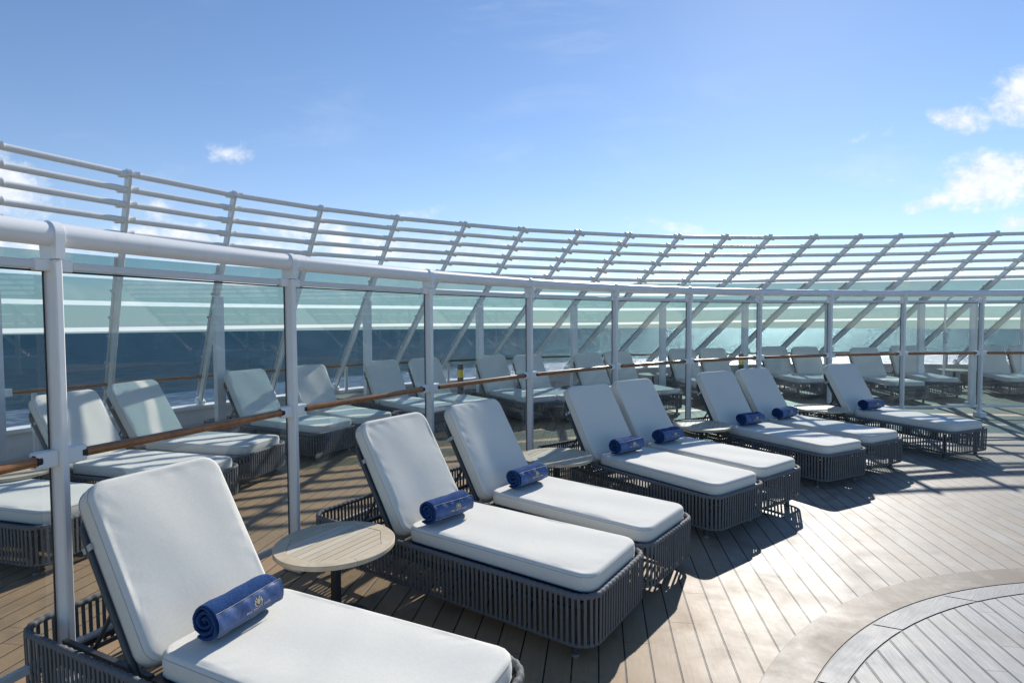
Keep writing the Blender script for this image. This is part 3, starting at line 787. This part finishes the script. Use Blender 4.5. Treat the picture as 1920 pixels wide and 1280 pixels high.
# ------------------------------------------------------------------ towels
RO=.084; TL=.325
def on_roll(s,ang,rad):  # s along axis, ang above the horizontal towards the foot, local: x to head, y along axis
    return (-rad*cos(ang)*1.04, s, RO*.93+rad*sin(ang)*.93)
def text_mesh(body,size):
    cu=bpy.data.curves.new('t','FONT'); cu.body=body; cu.size=size; cu.align_x='CENTER'; cu.space_character=1.12; cu.fill_mode='FRONT'; cu.resolution_u=3; cu.offset=.0004
    ob=bpy.data.objects.new('t',cu); COL.objects.link(ob); bpy.context.view_layer.update()
    dg=bpy.context.evaluated_depsgraph_get(); me=bpy.data.meshes.new_from_object(ob.evaluated_get(dg))
    vs=[tuple(v.co) for v in me.vertices]; fs=[tuple(p.vertices) for p in me.polygons]
    bpy.data.objects.remove(ob); bpy.data.curves.remove(cu); bpy.data.meshes.remove(me)
    return vs,fs
def make_towel(seed):
    rnd=random.Random(seed); root=empty('rolled_towel',(0,0,0)); ph=[rnd.uniform(0,6.28) for _ in range(6)]
    m=MB(); turns=3.1; NT_=150; NS=26; th0=radians(-118)
    def rad(a): return .010+(RO-.010)*(a/(2*pi*turns))
    vs=[]
    for i in range(NT_+1):
        a=2*pi*turns*i/NT_
        for side in(0,1):
            R=rad(a)-(0 if side==0 else .0125)
            R=max(R,.003)
            for j in range(NS+1):
                s=-TL/2+TL*j/NS
                end=abs(2*j/NS-1); R2=R*(1-.05*max(0,end-.9)*10*.6)
                lump=.0016*sin(3*a+ph[0]+s*30)+.0013*sin(s*55+ph[1]+2*a)+.0008*rnd.uniform(-1,1)
                ss=s+ (.004*sin(a*1.3+ph[2]) + .0015*rnd.uniform(-1,1) - (turns*2*pi-a)*.0006)*(1 if s>0 else -1)*max(0,end-.7)*3.3
                an=th0+(2*pi*turns-a)*1.0
                vs.append(on_roll(ss,an,R2+lump*(.3+.7*a/(2*pi*turns))))
    fs=[]; row=NS+1
    for i in range(NT_):
        b=i*2*row; c=(i+1)*2*row
        for j in range(NS):
            fs.append((b+j,b+j+1,c+j+1,c+j)); fs.append((b+row+j+1,b+row+j,c+row+j,c+row+j+1))
        fs.append((b,c,c+row,b+row)); fs.append((b+row+NS,c+row+NS,c+NS,b+NS))
    e=NT_*2*row
    for j in range(NS): fs.append((e+j,e+j+1,e+row+j+1,e+row+j))
    m.add(vs,fs,True)
    # loose hanging edge at the bottom
    root_roll=m.build('terry_roll',M['terry'],root)
    A0,A1=radians(-26),radians(38); AC=radians(8); RB=RO+.0038
    m=MB(); NA,NS2=16,40; vs=[];fs=[]
    for i in range(NA+1):
        an=A0+(A1-A0)*i/NA
        for j in range(NS2+1):
            s=-TL/2-.001+(TL+.002)*j/NS2; wv=.0012*sin(s*40+ph[3])+.0010*sin(s*90+an*4+ph[4])
            vs.append(on_roll(s,an+.04*sin(s*12+ph[5]),RB+wv))
    for i in range(NA):
        for j in range(NS2): q=i*(NS2+1)+j; fs.append((q,q+NS2+1,q+NS2+2,q+1))
    m.add(vs,fs,True); sb=m.build('satin_band',M['satin'],root)
    def surf(s,an): 
        wv=.0012*sin(s*40+ph[3])+.0010*sin(s*90+an*4+ph[4]); return on_roll(s,an+.04*sin(s*12+ph[5]),RB+wv+.0012)
    m=MB()
    for an in(A0,A1): m.tube([surf(-TL/2+TL*j/60,an) for j in range(61)],.0014,5)
    m.build('gold_edge_stitch',M['thread'],sb)
    # lotus emblem: central drop, petals left and right
    m=MB()
    def petal(cx,cy,w,h,rot,tip=1):
        N=14; pts=[]
        for q in range(N):
            a=2*pi*q/N; x=w*sin(a)*(1-.45*max(0,cos(a))); y=h*cos(a)
            pts.append((cx+x*cos(rot)-y*sin(rot),cy+x*sin(rot)+y*cos(rot)))
        vs=[surf(x,AC+y/RB) for (x,y) in pts]+[surf(cx,AC+cy/RB)]
        m.add(vs,[(i,(i+1)%N,N) for i in range(N)],False)
    EX,EY=.045*0+.022,.012
    EX=.0
    for args in((0,.002,.0080,.0125,0),(-.0135,.007,.0034,.0075,.35),(.0135,.007,.0034,.0075,-.35),(-.0175,-.002,.003,.006,.75),(.0175,-.002,.003,.006,-.75),
                (-.007,.0165,.0026,.0055,.25),(.007,.0165,.0026,.0055,-.25),(-.0155,-.011,.0026,.005,1.1),(.0155,-.011,.0026,.005,-1.1),(-.009,-.0155,.002,.004,.9),(.009,-.0155,.002,.004,-.9),(0,-.0165,.0018,.003,0)):
        cx,cy,w_,h_,ro=args; petal(EX+cx+.028,cy+.004,w_,h_,ro)
    m.build('lotus_emblem',M['gold'],sb)
    m=MB()
    for body,size,y in(('MSC YACHT CLUB',.0135,-.0245),('A U R E A'.replace('A U R E A','. . . . .'),.0075,-.0330)):
        vs,fs=text_mesh(body,size)
        if vs: m.add([surf(x+.028,AC+(yy+y)/RB) for (x,yy,_) in vs],fs)
    N=10; ln=[surf(.028-.018+.036*q/N,radians(30)-.0272/RB) for q in range(N+1)]; m.tube(ln,.0004,4)
    m.build('lettering',M['lettering'],sb)
    return root
tz=.4365
tw=[(0,1.180,.262,2,'deep blue rolled towel with lotus emblem on the closest lounger, largest of the towels'),
    (1,1.178,.205,-6,'deep blue rolled towel on the lounger behind the largest table, loosely rolled'),
    (2,1.175,.262,-2,'deep blue rolled towel beside the diagonal shadow on the second lounger of the nearest pair'),
    (3,1.172,.225,0,'deep blue rolled towel on the left lounger of the middle pair'),
    (4,1.172,.175,3,'deep blue rolled towel on the right lounger of the middle pair'),
    (5,1.176,.245,2,'deep blue rolled towel on the left lounger of the third pair'),
    (6,1.170,.150,4,'deep blue rolled towel on the right lounger of the third pair'),
    (7,1.172,.150,0,'deep blue rolled towel on the single rightmost near lounger, smallest in view')]
protos=[]
for (i,u,v,ro,lb) in tw:
    if i<3: t_=make_towel(50+i); protos.append(t_)
    else: t_=copy_tree(protos[i%3])
    x,y,th=inner[i][:3]; a=radians(th); v+=.04
    t_.location=(x+u*cos(a)+v*sin(a),y+u*sin(a)-v*cos(a),tz); t_.rotation_euler=(0,0,a+radians(ro)); t_.scale=(1,-1,1)
    tag(t_,lb,'towel','rolled blue towels lying on the near loungers')

# ------------------------------------------------------------------ tables
def make_table():
    root=empty('round_side_table',(0,0,0)); R=.328; zt=.460; tk=.026; N=8
    ri=.262
    octv=[(ri*cos(2*pi*(q+.5)/N)/cos(pi/N)*.955,ri*sin(2*pi*(q+.5)/N)/cos(pi/N)*.955) for q in range(N)]
    m=MB()
    for q in range(N):
        a0=2*pi*(q+.5)/N; a1=2*pi*(q+1.5)/N; g=.003; K=10
        o=[(R*cos(a0+g+(a1-a0-2*g)*j/K),R*sin(a0+g+(a1-a0-2*g)*j/K)) for j in range(K+1)]
        p0=Vector(octv[q]); p1=Vector(octv[(q+1)%N]); d=(p1-p0); p0=p0+d*.004; p1=p1-d*.004
        inn=[tuple(p0.lerp(p1,j/K)) for j in range(K+1)]
        vs=[];fs=[]
        rb=.003
        for (ox,oy),(ix,iy) in zip(o,inn):
            f=(R-rb)/R
            vs+= [(ix,iy,zt),(ox*f,oy*f,zt),(ox,oy,zt-rb),(ox,oy,zt-tk+rb),(ox*f,oy*f,zt-tk),(ix,iy,zt-tk)]
        for j in range(K):
            b=6*j
            for s_ in range(6): fs.append((b+s_,b+(s_+1)%6,b+6+(s_+1)%6,b+6+s_))
        fs.append(tuple(range(6))[::-1]); e=6*K; fs.append(tuple(e+s_ for s_ in range(6)))
        m.add(vs,[f[::-1] for f in fs])
    top=m.build('tabletop_ring',M['teak_ring'],root)
    m=MB(); sp=.052; gap=.0032
    def clip(y):  # x extent of octagon at height y
        xs=[]
        for q in range(N):
            (xa,ya),(xb,yb)=octv[q],octv[(q+1)%N]
            if (ya-y)*(yb-y)<=0 and ya!=yb: xs.append(xa+(xb-xa)*(y-ya)/(yb-ya))
        return (min(xs),max(xs)) if len(xs)>1 else None
    ym=max(p[1] for p in octv)-.002
    for q in range(-6,7):
        y0=(q-.5)*sp+gap/2; y1=(q+.5)*sp-gap/2; y0=max(y0,-ym); y1=min(y1,ym)
        if y1-y0<.004: continue
        xs=[y0,(y0+y1)/2,y1]; c=[clip(v) for v in xs]
        if None in c: continue
        a=[(c[0][0]+.003,y0),(c[0][1]-.003,y0),(c[1][1]-.003,xs[1]),(c[2][1]-.003,y1),(c[2][0]+.003,y1),(c[1][0]+.003,xs[1])]
        n_=6; m.add([(x,y,zt-.0015) for x,y in a]+[(x,y,zt-tk+.004) for x,y in a],[tuple(range(n_)),tuple(range(n_,2*n_))[::-1]]+[(j,n_+j,n_+(j+1)%n_,(j+1)%n_) for j in range(n_)])
    m.build('tabletop_slats',M['teak_slat'],root)
    m=MB(); m.box((0,0,zt-tk-.012),(.14,0,0),(0,.02,0),(0,0,.010),.002); m.box((0,0,zt-tk-.012),(.02,0,0),(0,.14,0),(0,0,.0098),.002)
    m.build('crossbar',M['graphite'],root)
    m=MB(); m.box((0,0,.22),(.021,0,0),(0,.021,0),(0,0,.205),.003); m.build('pedestal',M['graphite'],root)
    m=MB(); m.tube([(0,0,.0),(0,0,.012)],.19,40); m.build('base_plate',M['graphite'],root)
    return root
tabs=[(-1.0,3.13,59.4,'largest round slatted teak table in the foreground, half in shade, beside the closest lounger'),
      (.40,5.10,60,'second round teak table, between the nearest pair and the middle pair of loungers'),
      (2.21,6.56,66,'third round teak table, between the middle pair and the third pair of loungers'),
      (4.24,7.74,75,'small round teak table in front of the eighth fence post, left of the single lounger'),
      (-4.22,4.70,50,'round teak table behind the glass at the left edge, seen nearly edge on'),
      (-2.62,9.25,60,'round teak table behind the glass between the second and third fence posts'),
      (1.75,12.2,80,'round teak table on the outer deck left of the fifth fence post'),
      (3.15,12.6,80,'round teak table on the outer deck left of the sixth fence post'),
      (10.40,13.25,90,'round teak table on the outer deck between the last two fence posts')]
T0=make_table()
for i,(x,y,a,lb) in enumerate(tabs):
    t_=T0 if i==0 else copy_tree(T0)
    t_.location=(x,y,0); t_.rotation_euler=(0,0,radians(a)); tag(t_,lb,'table','round side tables between the loungers')

# ------------------------------------------------------------------ bollard lamps
def make_bollard():
    root=empty('bollard_lamp',(0,0,0))
    m=MB(); m.tube([(0,0,0),(0,0,.705)],.052,24); m.tube([(0,0,0),(0,0,.012)],.085,24); m.build('stem',M['blackmetal'],root)
    m=MB(); m.tube([(0,0,.705),(0,0,.845)],.051,24); m.build('amber_lens',M['amber'],root)
    m=MB(); m.tube([(0,0,.845),(0,0,.93)],.052,24); m.tube([(0,0,.93),(0,0,.938)],.047,24); m.build('cap',M['blackmetal'],root)
    return root
b0=make_bollard(); bl=[(pol(14.0,129.2),'black bollard lamp with a yellow band between the third and fourth fence posts'),
    (pol(14.1,116.4),'bollard lamp mostly hidden behind a backrest at the fifth fence post'),
    (pol(13.6,102.9),'black bollard lamp with a yellow band just left of the seventh fence post')]
for i,(p,lb) in enumerate(bl):
    t_=b0 if i==0 else copy_tree(b0); t_.location=p; tag(t_,lb,'lamp','bollard lamps on the outer deck')

# ------------------------------------------------------------------ render look
sc.view_settings.view_transform='Standard'; sc.view_settings.look='None'; sc.view_settings.gamma=1.0; sc.view_settings.exposure=.42
sc.cycles.transparent_max_bounces=24; sc.cycles.max_bounces=8; sc.cycles.sample_clamp_indirect=6; sc.cycles.use_denoising=True
sc.cycles.caustics_reflective=False; sc.cycles.caustics_refractive=False
